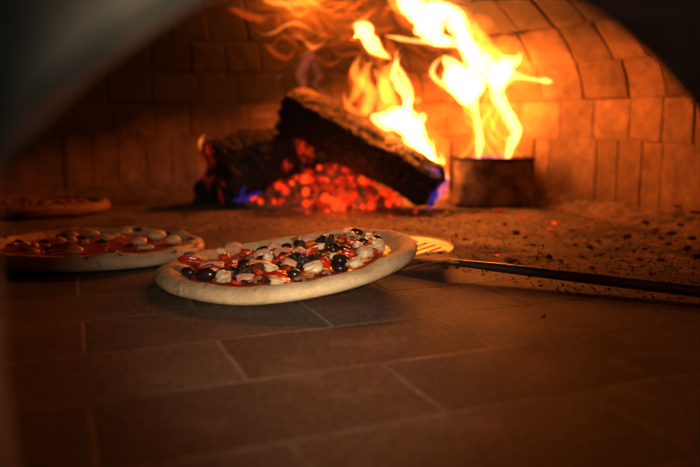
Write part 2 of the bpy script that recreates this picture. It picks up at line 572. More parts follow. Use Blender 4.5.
# mouth wall with arched opening (solid, with soffit)
def mouth():
    th = 0.085
    prof = []
    za = ARC_Z + math.sqrt(ARC_R**2 - (ARC_S - S0)**2)
    prof.append((S0, 0.0))
    for i in range(6): prof.append((S0, za * (i + 1) / 7))
    a0 = math.atan2(za - ARC_Z, S0 - ARC_S)
    a1 = math.atan2(ARC_Z + math.sqrt(ARC_R**2 - (S1 - ARC_S)**2) - ARC_Z, S1 - ARC_S)
    n = 48
    for i in range(n + 1):
        a = a0 + (a1 - a0) * i / n
        prof.append((ARC_S + ARC_R * math.cos(a), ARC_Z + ARC_R * math.sin(a)))
    zb = prof[-1][1]
    for i in range(1, 7): prof.append((S1, zb * (1 - i / 7)))
    prof.append((S1, 0.0))
    # outer rectangle points radially matched
    outer = []
    cs, cz = ARC_S, 0.0
    W, T = 1.0, 0.62
    for s, z in prof:
        d = Vector((s - cs, z - cz)); 
        if d.length < 1e-6: d = Vector((0, 1))
        k = min(W / abs(d.x) if abs(d.x) > 1e-6 else 1e9, T / d.y if d.y > 1e-6 else 1e9)
        outer.append((cs + d.x * k, cz + d.y * k))
    lay = [-th, -th * 0.85, -th * .5, -0.012, -0.004, 0.0]
    grow = [0.006, 0.0, 0.0, 0.0, 0.001, 0.005]
    verts, faces = [], []
    np_ = len(prof)
    def P(s, z, d): return MA + MD * s + NIN * d + Vector((0, 0, z))
    for d, g in zip(lay, grow):
        for (s, z), (so, zo) in zip(prof, outer):
            v = Vector((so - s, zo - z)).normalized() * g
            p = P(s + v.x, z + v.y, d)
            nn = 0.0025 * noise.noise(p * 22)
            p += MD * (nn * (1 if s > ARC_S else -1)) 
            p.z = max(p.z, 0)
            verts.append(p)
    for l in range(len(lay) - 1):
        for i in range(np_ - 1):
            a = l * np_ + i
            faces.append((a, a + 1, a + 1 + np_, a + np_))
    bo = len(verts)
    for (so, zo) in outer: verts.append(P(so, zo, -th))
    for (so, zo) in outer: verts.append(P(so, zo, 0))
    L = (len(lay) - 1) * np_
    for i in range(np_ - 1):
        faces.append((i, bo + i, bo + i + 1, i + 1))
        faces.append((L + i, L + i + 1, bo + np_ + i + 1, bo + np_ + i))
        faces.append((bo + i, bo + np_ + i, bo + np_ + i + 1, bo + i + 1))
    return fix_normals(mesh_from(verts, faces))
mw = link('wall_front', mouth(), M['plaster'], smooth=False); mw['kind'] = 'structure'

# ------------------------------------------------------------------ pizzas
def lift_none(x, y): return 0.0

def make_pizza(name_label, cen, rx, ry, lift, crust_m, rimh, rimw, seed, yaw=0.0, sauce_m=None):
    root = empty('pizza', (cen[0], cen[1], 0.0), name_label, 'pizza')
    nth = 120
    def R(th, f):
        wob = 1 + 0.018 * noise.noise(Vector((math.cos(th) * 1.3, math.sin(th) * 1.3, seed))) + 0.008 * noise.noise(Vector((math.cos(th) * 4, math.sin(th) * 4, seed)))
        return Vector((cen[0] + rx * wob * f * math.cos(th), cen[1] + ry * wob * f * math.sin(th)))
    verts, faces = [], []
    rw = rimw / ((rx + ry) / 2)
    prof = [(0.0, 0.0), (0.5, 0.0), (1 - 1.1 * rw, 0.0), (1 - 0.35 * rw, 0.0005), (1 - .08*rw, rimh * 0.14), (1.0, rimh * 0.38), (1 - 0.05*rw, rimh * 0.66),
            (1 - 0.22*rw, rimh * 0.88), (1 - 0.48 * rw, rimh), (1 - 0.75 * rw, rimh * 0.94), (1 - 1.0 * rw, rimh * 0.74),
            (1 - 1.22 * rw, rimh * 0.56), (1 - 1.45 * rw, rimh * 0.45), (0.6, rimh * 0.42), (0.3, rimh * 0.42), (0.0, rimh * 0.42)]
    for j, (f, z) in enumerate(prof):
        for i in range(nth):
            th = 2 * math.pi * i / nth
            q = R(th, f)
            puff = 1 + 0.17 * noise.noise(Vector((math.cos(th) * 3.2, math.sin(th) * 3.2, seed + 5))) + 0.10 * noise.noise(Vector((math.cos(th) * 9, math.sin(th) * 9, seed + j * 0.3))) + 0.07 * noise.noise(Vector((math.cos(th) * 24, math.sin(th) * 24, seed + j * 0.8)))
            zz = z * (puff if z > rimh * 0.32 else 1)
            verts.append(Vector((q.x, q.y, 0.0015 + zz + lift(q.x, q.y))))
    for j in range(len(prof) - 1):
        for i in range(nth):
            a = j * nth + i; b = j * nth + (i + 1) % nth
            faces.append((a, b, b + nth, a + nth))
    me = fix_normals(mesh_from(verts, faces))
    bm = bmesh.new(); bm.from_mesh(me)
    bmesh.ops.remove_doubles(bm, verts=bm.verts, dist=1e-5)
    bmesh.ops.recalc_face_normals(bm, faces=bm.faces)
    bm.to_mesh(me); bm.free()
    cr = link('crust', me, crust_m, root)
    sm = cr.modifiers.new('s', 'SUBSURF'); sm.levels = 1; sm.render_levels = 1
    # sauce: bumpy layer
    verts, faces = [], []
    nr = 26
    edge = 1 - 1.18 * rw
    for j in range(nr + 1):
        f = edge * j / nr
        for i in range(nth):
            th = 2 * math.pi * i / nth
            e = f * (1 + (0.03 * noise.noise(Vector((math.cos(th) * 5, math.sin(th) * 5, seed + 9))) if j == nr else 0))
            q = R(th, e)
            b = 0.0022 * noise.noise(Vector((q.x * 70, q.y * 70, seed))) + 0.0012 * noise.noise(Vector((q.x * 180, q.y * 180, seed)))
            z = rimh * 0.42 + 0.0035 + b - (0.004 if j == nr else 0)
            verts.append(Vector((q.x, q.y, 0.0015 + z + lift(q.x, q.y))))
    for j in range(nr):
        for i in range(nth):
            a = j * nth + i; b = j * nth + (i + 1) % nth
            faces.append((a, b, b + nth, a + nth))
    me = fix_normals(mesh_from(verts, faces))
    bm = bmesh.new(); bm.from_mesh(me)
    bmesh.ops.remove_doubles(bm, verts=bm.verts, dist=1e-5); bm.to_mesh(me); bm.free()
    link('tomato_sauce', me, sauce_m or M['sauce'], root)
    surf = lambda x, y: 0.0015 + rimh * 0.42 + 0.0035 + lift(x, y)
    return root, surf

def hit(px, py, surf, extra=0.0):
    z = 0.02
    for _ in range(12):
        p = onz(px, py, z)
        z = surf(p.x, p.y) + extra
    return onz(px, py, z)

def place_part(name, me, mat, root, p, rz=0, rx=0, ry=0):
    o = bpy.data.objects.new(name, me)
    COL.objects.link(o)
    if not me.materials: me.materials.append(mat)
    for pl in me.polygons: pl.use_smooth = True
    o.parent = root
    o.location = Vector(p) - Vector(root.location)
    o.rotation_euler = (rx, ry, rz)
    return o

def olive_mesh(a, b):
    """pitted olive half: dome with the hole at one end"""
    bm = bmesh.new()
    bmesh.ops.create_uvsphere(bm, u_segments=20, v_segments=14, radius=1.0)
    for v in bm.verts:
        # z axis of the sphere becomes the long axis x; dimple at +z
        r = math.hypot(v.co.x, v.co.y)
        if v.co.z > 0.8: v.co.z -= (0.35 - r) * 1.6 if r < 0.35 else 0
        x, y, z = v.co.z, v.co.x, v.co.y
        v.co = Vector((x * a, y * b, z * b))
    me = bpy.data.meshes.new('olive'); bm.to_mesh(me); bm.free()
    return me

def olive_ring(ro, ri, h):
    verts, faces = [], []
    n, m = 24, 10
    for i in range(n):
        t = 2 * math.pi * i / n
        for k in range(m):
            a = 2 * math.pi * k / m
            r = (ro + ri) / 2 + (ro - ri) / 2 * math.cos(a)
            verts.append((r * math.cos(t), r * math.sin(t), h * math.sin(a) * (0.9 if math.cos(a) < 0 else 1.1)))
    for i in range(n):
        for k in range(m):
            faces.append((i*m+k, ((i+1) % n)*m+k, ((i+1) % n)*m+(k+1) % m, i*m+(k+1) % m))
    return fix_normals(mesh_from(verts, faces))

def strip_mesh(L, wd, th, bend, seed):
    """curled strip of ham or pepper"""
    nx, ny = 12, 5
    top, bot = [], []
    for i in range(nx + 1):
        u = i / nx - 0.5
        for j in range(ny + 1):
            v = j / ny - 0.5
            wj = wd * (1 - 0.45 * (2 * u) ** 2 * abs(noise.noise(Vector((seed, u, 3)))+.5))
            z = bend * (1 - (2 * u) ** 2) + 0.0022 * noise.noise(Vector((u * 3, v * 2, seed))) + bend * 0.5 * math.sin(v * 3)
            x = u * L; y = v * wj + 0.2 * wd * math.sin(u * 3 + seed)
            top.append(Vector((x, y, z + th / 2 * (1 - (abs(2 * v)) ** 4 * .8)))); bot.append(Vector((x, y, z - th / 2 * (1 - (abs(2 * v)) ** 4 * .8))))
    verts = top + bot; faces = []
    W = ny + 1; O = len(top)
    for i in range(nx):
        for j in range(ny):
            a = i * W + j
            faces.append((a, a + 1, a + 1 + W, a + W)); faces.append((O + a, O + a + W, O + a + 1 + W, O + a + 1))
    for i in range(nx):
        a = i * W; faces.append((a, a + W, O + a + W, O + a)); a = i * W + ny; faces.append((a, O + a, O + a + W, a + W))
    for j in range(ny):
        a = j; faces.append((a, O + a, O + a + 1, a + 1)); a = nx * W + j; faces.append((a, a + 1, O + a + 1, O + a))
    return fix_normals(mesh_from(verts, faces))

def mushroom_mesh(s):
    """sliced mushroom silhouette extruded: cap + stem"""
    out = []
    for i in range(15):
        a = math.pi * i / 14
        out.append((math.cos(a) * s, math.sin(a) * s * 0.8))
    out += [(-s * 0.72, -s * 0.18), (-s * 0.26, -s * 0.1), (-s * 0.24, -s * 0.75), (s * 0.24, -s * 0.75), (s * 0.26, -s * 0.1), (s * 0.72, -s * 0.18)]
    n = len(out); t = s * 0.16
    bm = bmesh.new()
    vs = [bm.verts.new((x, y, -t)) for x, y in out]
    f = bm.faces.new(vs)
    r = bmesh.ops.extrude_face_region(bm, geom=[f])
    for v in r['geom']:
        if isinstance(v, bmesh.types.BMVert): v.co.z = t
    bmesh.ops.recalc_face_normals(bm, faces=bm.faces)
    bmesh.ops.bevel(bm, geom=list(bm.edges), offset=t * 0.35, segments=2, affect='EDGES')
    me = bpy.data.meshes.new('mush'); bm.to_mesh(me); bm.free()
    return me

# --- front pizza on the peel
PC = onz(281, 265, 0.012); 
P_CEN = (-0.069, 0.788)
def lift_front(x, y):
    # flat on the bricks at the left, carried up by the peel at the right
    t = (x + 0.25 * (y - P_CEN[1]) - (P_CEN[0] - 0.07)) / 0.20
    t = max(0.0, t)
    return 0.027 * min(1.25, t) ** 1.25
pz, surf = make_pizza('pizza with pale crust topped with olives, peppers and white cheese, half lifted on the peel', P_CEN, 0.145, 0.137, lift_front, M['crust'], 0.0175, 0.024, 1.0)

S = 0.80 / F    # metres per pixel around the pizza
def top(kind, px, py, wpx, hpx=None, rz=None, dz=0.0):
    if rz is None: rz = random.uniform(-0.5, 0.5)
    L = wpx * S / 2
    sd = random.uniform(0, 50)
    p = hit(px, py, surf, 0.004)
    if kind == 'olive':
        r = min(L, 0.0068 if not hpx else hpx * S / 2)
        place_part('black_olive', olive_mesh(L, r), M['olive'], pz, p + Vector((0, 0, r * 0.35 + dz)), rz, random.uniform(-.3, .3), random.uniform(-.25, .25))
    elif kind == 'ring':
        place_part('black_olive', olive_ring(L, L * 0.35, L * 0.42), M['olive'], pz, p + Vector((0, 0, 0.002 + dz)), rz, random.uniform(0.2, .6), random.uniform(-.3, .3))
    elif kind == 'cheese':
        L *= 0.88; h = (hpx or wpx * 0.6) * S / 2
        place_part('mozzarella_chunk', blob(L, L * 0.8, h * 0.8, 3, 0.5, 1.4, sd, angular=0.7), M['mozz'], pz, p + Vector((0, 0, h * 0.6 + dz)), rz, random.uniform(-.4, .4), random.uniform(-.4, .4))
    elif kind == 'pepper':
        h = (hpx or 8) * S / 2
        place_part('red_pepper', blob(L, L * 0.55, h * 0.8, 3, 0.45, 1.7, sd, angular=0.5), M['pepper'], pz, p + Vector((0, 0, h * 0.5 + dz)), rz, random.uniform(-.5, .5), random.uniform(-.3, .3))
    elif kind == 'ham':
        place_part('ham_strip', strip_mesh(2 * L, 0.0075, 0.003, 0.0035, sd), M['ham'], pz, p + Vector((0, 0, 0.004 + dz)), rz, random.uniform(-.5, .5), random.uniform(-.2, .2))
    elif kind == 'herb':
        h = (hpx or 10) * S / 2
        place_part('charred_leaf', blob(L, L * 0.8, h * 0.9, 4, 0.9, 2.6, sd), M['herb'], pz, p + Vector((0, 0, h * 0.4 + dz)), rz)
    elif kind == 'mush':
        place_part('mushroom_slice', mushroom_mesh(L), M['mushroom'], pz, p + Vector((0, 0, 0.003 + dz)), rz, random.uniform(.1, .5), random.uniform(-.3, .3))

T = [('pepper',193,264,30,10,.1),('mush',190,257,13,None,.3),('olive',206,277,21,12,-.15),('olive',188,274,15,10,-.4),
 ('cheese',224,281,17,13,.2),('cheese',221,254,13,9,0),('pepper',225,260,13,11,.8),('pepper',234,267,13,8,0),('ham',212,269,24,4,.5),
 ('herb',242,275,18,13,0),('olive',246,266,18,10,.1),('ham',233,250,18,4,.4),('pepper',247,254,13,8,0),('olive',263,251,17,8,.05),
 ('ham',262,268,28,5,.6),('cheese',268,261,13,10,.3),('pepper',278,263,11,8,0),('cheese',271,272,17,11,.2),('pepper',276,278,21,9,.3),
 ('cheese',280,284,22,8,0),('mush',255,283,14,None,.2),('herb',239,278,10,8,0),('ham',284,256,22,5,.7),('olive',286,248,13,8,.5),
 ('herb',300,247,11,11,0),('pepper',308,253,22,9,.3),('cheese',320,249,13,8,0),('herb',327,243,20,11,0),('herb',299,264,19,14,0),
 ('cheese',313,272,21,13,.2),('pepper',324,267,14,14,.2),('mush',304,281,19,None,.1),('olive',295,276,12,9,.2),('ham',262,258,18,5,.1),
 ('olive',357,234,15,10,0),('cheese',347,233,12,8,0),('cheese',369,238,11,7,0),('olive',377,240,9,8,0),('pepper',352,244,14,9,0),
 ('cheese',377,249,18,14,0),('cheese',366,256,19,12,.2),('pepper',349,256,15,8,0),('ring',333,250,14),('olive',345,250,13,7,0),
 ('olive',341,260,16,9,.1),('ring',340,267,17),('cheese',355,266,18,12,.4),('olive',364,243,11,8,0),('pepper',373,253,9,7,0),
 ('ham',335,238,22,5,.3),('ham',310,243,20,5,.4),('herb',317,259,12,8,0),('ham',300,256,20,5,.6),('cheese',358,247,12,8,0),
 ('pepper',290,259,10,6,0),('herb',225,272,9,6,0),('ham',246,283,16,5,.2),('pepper',236,284,10,5,0),('pepper',290,285,12,5,0),
 ('cheese',214,272,9,6,0),('pepper',318,240,13,6,.2),('pepper',203,268,16,7,0),('mush',328,275,12,None,0.5),('herb',266,279,10,7,0),
 ('ham',289,268,16,5,-.3),('pepper',260,275,10,6,0),('mush',250,260,12,None,1.0),('cheese',333,258,10,7,0),('ham',352,240,14,4,.2),
 ('mush',218,266,12,None,.4),('pepper',343,238,12,6,0),('ham',275,251,16,4,.5)]
for t in T: top(*t)
rt = random.Random(5)
for k in range(46):
    a = rt.uniform(0, 6.283); rr_ = math.sqrt(rt.random()) * 0.72
    x = P_CEN[0] + 0.145 * rr_ * math.cos(a); y = P_CEN[1] + 0.137 * rr_ * math.sin(a)
    s_ = rt.uniform(0.0025, 0.0048); kd = rt.choice(['h', 'h', 'p', 'm', 'c'])
    nm, mt_ = {'h': ('charred_leaf', 'herb'), 'p': ('red_pepper', 'pepper'), 'm': ('mushroom_slice', 'mushroom'), 'c': ('mozzarella_chunk', 'mozz')}[kd]
    place_part(nm, blob(s_, s_ * .8, s_ * .7, 2, 0.8, 2.2, k * 1.7), M[mt_], pz, (x, y, surf(x, y) + 0.004), rt.uniform(0, 3))

# --- left pizza
pl_cen = (onz(104, 246, 0.0).x + 0.013, 0.928)
lp, lsurf = make_pizza('pizza with charred spots on its crust and round yellow toppings on red sauce', pl_cen, 0.143, 0.122, lift_none, M['crust_spotted'], 0.020, 0.021, 4.0)
S2 = 0.93 / F
for (px, py, wp, hp) in [(60,243,14,8),(71,242,13,8),(75,252,17,8),(71,236,15,6),(93,235,14,8),(107,239,15,7),(25,247,12,8),(33,253,13,6),(34,247,9,6),(46,248,10,6),
                     (126,233,15,9),(139,243,17,9),(157,237,20,10),(173,242,17,10),(146,248,18,5),(117,236,8,5),(85,243,8,5)]:
    p = hit(px, py, lsurf, 0.003)
    h = hp * S2 / 2
    place_part('yellow_tomato', blob(wp*S2/2, wp*S2/2*0.85, h, 3, 0.14, 1.2, random.random()*40), M['yellow'], lp, p + Vector((0, 0, h*0.45)), random.uniform(-.6, .6))
for (px, py, wp) in [(58,249,20),(18,243,12),(101,243,14),(82,239,14),(144,230,18),(62,237,12),(130,247,10),(44,243,12)]:
    p = hit(px, py, lsurf, 0.002)
    place_part('basil_leaf', strip_mesh(wp*S2, wp*S2*0.5, 0.0016, 0.002, random.random()*40), M['herb'], lp, p + Vector((0, 0, 0.001)), random.uniform(-.4, .4))
for k in range(34):
    a = random.uniform(0, 6.283); r = math.sqrt(random.random()) * 0.78
    x = pl_cen[0] + 0.143 * r * math.cos(a); y = pl_cen[1] + 0.122 * r * math.sin(a)
    s = random.uniform(0.003, 0.0065)
    place_part('tomato_piece', blob(s, s * .8, s * .5, 2, 0.4, 1.8, k), M['sauce'], lp, (x, y, lsurf(x, y)), random.uniform(0, 3))

# --- far left pizza
fp_c = (-0.645, 1.38)
fp, fsurf = make_pizza('small far pizza with a dull browned topping beside the left wall', fp_c, 0.18, 0.125, lift_none, M['crust_dark'], 0.023, 0.02, 8.0,
                       sauce_m=simple('browned_topping', (0.20, 0.08, 0.035), (0.40, 0.22, 0.10), 0.6, 60, 0.9, 120, bdist=0.003))
mtop = simple('browned_bits', (0.22, 0.1, 0.05), (0.45, 0.26, 0.13), 0.6, 60, 0.5, 120)
for k in range(60):
    a = random.uniform(0, 6.283); r = math.sqrt(random.random()) * 0.76
    x = fp_c[0] + 0.18 * r * math.cos(a); y = fp_c[1] + 0.125 * r * math.sin(a)
    s = random.uniform(0.005, 0.011)
    place_part('topping_crumb', blob(s, s * .8, s * .55, 2, 0.5, 1.8, k + 100), mtop, fp, (x, y, fsurf(x, y) + s * 0.15), random.uniform(0, 3))

# ------------------------------------------------------------------ peel
def make_peel():
    neck = onz(449, 266, 0.012)
    hc = Vector((0.053, 0.920, 0.010))
    root = empty('pizza_peel', (hc.x, hc.y, 0.0), 'perforated round steel peel with long dark handle carrying the front pizza', 'pizza peel')
    R = 0.080
    # local frame: u towards the neck, v across
    u = (Vector((neck.x, neck.y, 0)) - Vector((hc.x, hc.y, 0))); nd = u.length; u.normalize(); v = Vector((-u.y, u.x, 0))
    slots = []
    # slots run along direction sdir
    sdir = (Vector((0.68, 0.73, 0))).normalized(); sn = Vector((-sdir.y, sdir.x, 0))
    nx = 220
    def zf(x, y):   # slight dish plus tilt
        d = math.hypot(x - hc.x, y - hc.y) / R
        return 0.0045 + 0.0030 * max(0, d) ** 3 + 0.03 * (x - hc.x + R) + 0.05 * (y - hc.y + R) * 0.8
    # grid of cells in frame (sdir, sn), cut slots and the outline
    step = 2 * R / nx * 1.0
    bm = bmesh.new(); vd = {}
    def gv(i, j):
        if (i, j) not in vd:
            a = -R + i * step; b = -R + j * step
            d = math.hypot(a, b)
            if d > R: a *= R / d; b *= R / d
            p = hc + sdir * a + sn * b
            vd[(i, j)] = bm.verts.new((p.x, p.y, zf(p.x, p.y)))
        return vd[(i, j)]
    rowsp = 0.0165
    for i in range(nx):
        for j in range(nx):
            a = -R + (i + .5) * step; b = -R + (j + .5) * step
            d = math.hypot(a, b)
            if d > R: continue
            # slots
            k = round(b / rowsp); bb = b - k * rowsp
            lim = math.sqrt(max(0, (R * 0.90) ** 2 - b * b))
            if abs(bb) < 0.0026 and -lim * .8 < a < lim * 0.8 and abs(k) < 5: continue
            bm.faces.new((gv(i, j), gv(i+1, j), gv(i+1, j+1), gv(i, j+1)))
    me = bpy.data.meshes.new('head'); bm.to_mesh(me); bm.free()
    hd = link('peel_head', me, M['steel'], root)
    so = hd.modifiers.new('sol', 'SOLIDIFY'); so.thickness = 0.0014
    # rolled bright rim
    pts = []
    for i in range(61):
        a = 2 * math.pi * i / 60
        x = hc.x + R * math.cos(a); y = hc.y + R * math.sin(a)
        pts.append((x, y, zf(x, y), 0.0011))
    link('rim', tube(pts, 8, 1), M['steel'], root)
    # bracket plate between head and handle, folded up towards the neck
    e = hc + u * (R * 0.45)
    br = []
    for (du, wv, z) in ((R * 0.84, 0.040, 0.011), (R * 1.02, 0.033, 0.0135), (nd - 0.016, 0.015, 0.0155), (nd, 0.0075, 0.0165), (nd + 0.012, 0.0052, 0.017)):
        c = hc + u * du
        for s in (-1, 1):
            for dz in (0.0, 0.0022):
                q = c + v * wv * s; br.append(Vector((q.x, q.y, (zf(q.x, q.y) + .002 if du < R else z) + dz)))
    faces = []
    for i in range(4):
        a = i * 4; b = a + 4
        faces += [(a, b, b+2, a+2), (a+1, a+3, b+3, b+1), (a, a+1, b+1, b), (a+2, b+2, b+3, a+3)]
    faces += [(0, 2, 3, 1), (16, 17, 19, 18)]
    bk = link('bracket', fix_normals(mesh_from(br, faces)), M['rust'], root, smooth=False)
    for (du, dv) in ((R * .92, -.027), (R * .92, -0.009), (R * .92, .009), (R * .92, 0.027)):
        q = hc + u * du + v * dv
        m = blob(0.0032, 0.0032, 0.0016, 2, 0, 1)
        o = bpy.data.objects.new('rivet', m); COL.objects.link(o); m.materials.append(M['steel']); o.parent = bk
        o.location = Vector((q.x, q.y, 0.0155)) - Vector(root.location)
        o.matrix_parent_inverse = Matrix.Identity(4)
        # bracket sits at the root origin, offset by its parent inverse: correct for it
        o.location = Vector((q.x, q.y, zf(q.x, q.y) + 0.0046))
        for pl in m.polygons: pl.use_smooth = True
    # handle: from neck rising out through the mouth
    a = hc + u * (nd - 0.004); a.z = 0.0165
    b = onz(700, 291.5, 0.010)
    d = (b - a)
    path = []
    for t, r in ((0, .0032), (0.05, .0038), (0.15, .0046), (0.3, .0053), (0.5, .0058), (1.0, .0060), (1.25, .0060), (1.36, 0.0060)):
        q = a + d * t
        path.append((q.x, q.y, q.z, r))
    link('handle', tube(path, 20, 6), M['handle'], root)
    return root
make_peel()

# ------------------------------------------------------------------ logs
def make_log(name, label, p0, p1, r0, r1, mat, sides, squash, seed, endcut=0.0, roll=0.0):
    p0, p1 = Vector(p0), Vector(p1)
    root = empty(name, (p0 + p1) / 2, label, 'log')
    t = (p1 - p0); L = t.length; t.normalize()
    q = t.to_track_quat('X', 'Z')
    nseg, nr = 150, 96
    verts, faces = [], []
    for i in range(nseg + 1):
        f = i / nseg
        x = (f - 0.5) * L
        r = r0 * (1 - f) + r1 * f
        r *= 1 + 0.07 * noise.noise(Vector((x * 9, seed, 0)))
        ed = min(f, 1 - f) * L
        if ed < 0.008: r *= 0.86 + 0.14 * math.sqrt(ed / 0.008)
        for k in range(nr):
            a = 2 * math.pi * k / nr
            # rounded polygon section of a split log
            rr = 0
            sec = math.pi / sides
            aa = ((a + roll + seed) % (2 * sec)) - sec
            poly = math.cos(sec) / math.cos(aa)
            rr = r * (0.35 + 0.65 * poly / ((1 + math.cos(sec)) / 2))
            P = Vector((x * 16, math.cos(a) * 1.6, math.sin(a) * 1.6)) + Vector((seed, 0, 0))
            rr += r * 0.16 * noise.noise(P)
            # char plates
            C = Vector((x * 55, math.cos(a) * 4.5 * r / 0.05, math.sin(a) * 4.5 * r / 0.05)) + Vector((seed * 3, 0, 0))
            dv = noise.voronoi(C)[0]
            rr -= r * 0.09 * max(0, 1 - (dv[1] - dv[0]) / 0.16)
            rr += r * 0.05 * noise.noise(C * 2)
            xx = x + (0.02 * noise.noise(Vector((math.cos(a) * 2, math.sin(a) * 2, seed + f * 2))) if ed < 0.03 else 0) + endcut * math.sin(a) * r * (1 if f < .5 else 0)
            verts.append(Vector((xx, rr * math.cos(a), rr * math.sin(a) * squash)))
    for i in range(nseg):
        for k in range(nr):
            a = i * nr + k; b = i * nr + (k + 1) % nr
            faces.append((a, b, b + nr, a + nr))
    # ends with a few rings
    def cap(base, flip):
        ring = [base + k for k in range(nr)]
        c = sum((verts[i] for i in ring), Vector()) / nr
        prev = ring
        for s in (0.75, 0.5, 0.25):
            st = len(verts)
            for k in range(nr):
                p = c + (verts[base + k] - c) * s
                p.x += 0.006 * noise.noise(p * 90 + Vector((seed, 0, 0))) 
                verts.append(p)
            cur = [st + k for k in range(nr)]
            for k in range(nr):
                faces.append((prev[k], prev[(k+1) % nr], cur[(k+1) % nr], cur[k]))
            prev = cur
        verts.append(c); ci = len(verts) - 1
        for k in range(nr): faces.append((prev[k], prev[(k+1) % nr], ci))
    cap(0, True); cap(nseg * nr, False)
    me = fix_normals(mesh_from(verts, faces))
    o = bpy.data.objects.new('charred_wood', me); COL.objects.link(o)
    me.materials.append(mat)
    for p in me.polygons: p.use_smooth = True
    o.parent = root
    root.rotation_mode = 'QUATERNION'; root.rotation_quaternion = q
    return root

A0 = at(214, 174, 1.46); A1 = at(352, 138, 1.63)
make_log('firewood_log', 'black charred split log lying on the floor with glowing embers at its left end', A0, A1, 0.071, 0.059, M['log'], 5, 1.0, 2.3, 0.0, 0.3)
B0 = at(289, 106, 1.50); B1 = at(436, 188, 1.395)
make_log('firewood_log', 'charred squared log leaning across the other log with its ashy top side lit', B0, B1, 0.052, 0.047, M['log2'], 4, 0.95, 5.1, 0.0, 0.10)
# stub behind left end of log
C0 = at(200, 196, 1.50); C1 = at(216, 190, 1.55)
make_log('charred_stub', 'small black wood stub on the floor behind the left end of the long log', C0, C1, 0.022, 0.02, M['log2'], 5, 1.6, 8.4)

# ------------------------------------------------------------------ burner box
def make_burner():
    c = onz(495, 208, 0.0); c.y += 0.055
    root = empty('burner_pot', (c.x, c.y, 0), 'scorched open steel fire pot with a thin rim standing below the tall flame', 'fire pot')
    hw, hd, h, t = 0.083, 0.055, 0.098, 0.003
    def outline(hw, hd, n=64):
        L = []
        for i in range(n):
            a = 2 * math.pi * i / n
            ca, sa = math.cos(a), math.sin(a)
            e = 5.0
            r = (abs(ca) ** e + abs(sa) ** e) ** (-1 / e)
            # bowed front
            y = sa * r * hd
            if y < 0: y *= 1 + 0.10 * (1 - (ca * r) ** 2)
            L.append((ca * r * hw, y))
        return L
    def wall_loop(z0, z1, hw, hd, t, jig=0.0):
        o = outline(hw, hd); i_ = outline(hw - t, hd - t)
        verts, faces = [], []; n = len(o)
        zs = [z0 + (z1 - z0) * k / 8 for k in range(9)]
        for z in zs:
            for (x, y) in o:
                b = jig * noise.noise(Vector((x * 25, y * 25, z * 25)))
                verts.append(Vector((c.x + x * (1 + b), c.y + y * (1 + b), z)))
        for z in reversed(zs):
            for (x, y) in i_: 
                b = jig * noise.noise(Vector((x * 25, y * 25, z * 25)))
                verts.append(Vector((c.x + x * (1 + b), c.y + y * (1 + b), z)))
        m = len(verts) // n
        for j in range(m):
            for k in range(n):
                a = j * n + k; b = j * n + (k + 1) % n
                a2 = ((j + 1) % m) * n + k; b2 = ((j + 1) % m) * n + (k + 1) % n
                faces.append((a, b, b2, a2))
        return fix_normals(mesh_from(verts, faces))
    link('pot_wall', wall_loop(0.0, h, hw, hd, t, 0.02), M['rust'], root)
    link('rim', wall_loop(h - 0.002, h + 0.003, hw + 0.0025, hd + 0.0025, 0.006), M['char'], root)
    for sx in (-1, 1):
        x = c.x + sx * (hw + 0.002)
        me = tube([(x, c.y - 0.01, 0.03, .0028), (x, c.y - 0.01, h, .0028), (x + sx * .001, c.y - 0.01, h + (0.042 if sx > 0 else 0.034), .0022)], 8, 3)
        link('upright', me, M['char'], root)
    return c
BC = make_burner()

# ------------------------------------------------------------------ ash, coals, embers
def ash_layer():
    verts, faces = [], []
    nx, ny = 220, 150
    x0, x1, y0, y1 = -0.72, 0.62, 0.80, 1.74
    idx = {}
    def hgt(x, y):
        # covered region: behind the working area, more to the right
        edge = 1.05 - 0.42 * max(0, min(1, (x + 0.02) / 0.30)) + 0.10 * noise.noise(Vector((x * 5, y * 5, 1))) 
        c = (y - edge) / 0.14
        m = max(0, min(1, c))
        g = noise.noise(Vector((x * 55, y * 55, 0))) * 0.5 + noise.noise(Vector((x * 130, y * 130, 4))) * 0.4 + noise.noise(Vector((x * 14, y * 14, 7))) * 0.7
        base = -0.0016 + m * 0.0016 + m * 0.0032 * g + (1 - m) * 0.0012 * (g - .7)
        # banked up against the wall
        k = ((abs((x - CX) / AX)) ** NE + (abs((y - CY) / BY)) ** NE) ** (1 / NE)
        base += 0.028 * max(0, (k - 0.90) / 0.10) ** 1.6 * (1 + .5 * g)
        # soot heap right of the pot
        q = at(572, 196, 1.56)
        d = ((x - q.x) / 0.12) ** 2 + ((y - q.y) / 0.06) ** 2
        base += 0.035 * math.exp(-d * 1.3) * (1 + .5 * g)
        return base
    for j in range(ny + 1):
        for i in range(nx + 1):
            x = x0 + (x1 - x0) * i / nx; y = y0 + (y1 - y0) * j / ny
            verts.append(Vector((x, y, hgt(x, y))))
    for j in range(ny):
        for i in range(nx):
            a = j * (nx + 1) + i
            f = (a, a + 1, a + nx + 2, a + nx + 1)
            mid = sum((verts[q] for q in f), Vector()) / 4
            k = ((abs((mid.x - CX) / AX)) ** NE + (abs((mid.y - CY) / BY)) ** NE) ** (1 / NE)
            if k > 0.985: continue
            if max(verts[q].z for q in f) < -0.0004: continue
            faces.append(f)
    bm = bmesh.new(); bm.from_mesh(mesh_from(verts, faces))
    loose = [v for v in bm.verts if not v.link_faces]
    bmesh.ops.delete(bm, geom=loose, context='VERTS')
    me = bpy.data.meshes.new('ash'); bm.to_mesh(me); bm.free()
    o = link('ash_layer', me, M['ash'])
    tag(o, 'gritty grey-brown ash spread over the oven floor and banked at the wall', 'ash', kind='stuff')
    return hgt
hgt = ash_layer()

def inside(x, y, m=0.96):
    return ((abs((x - CX) / AX)) ** NE + (abs((y - CY) / BY)) ** NE) ** (1 / NE) < m

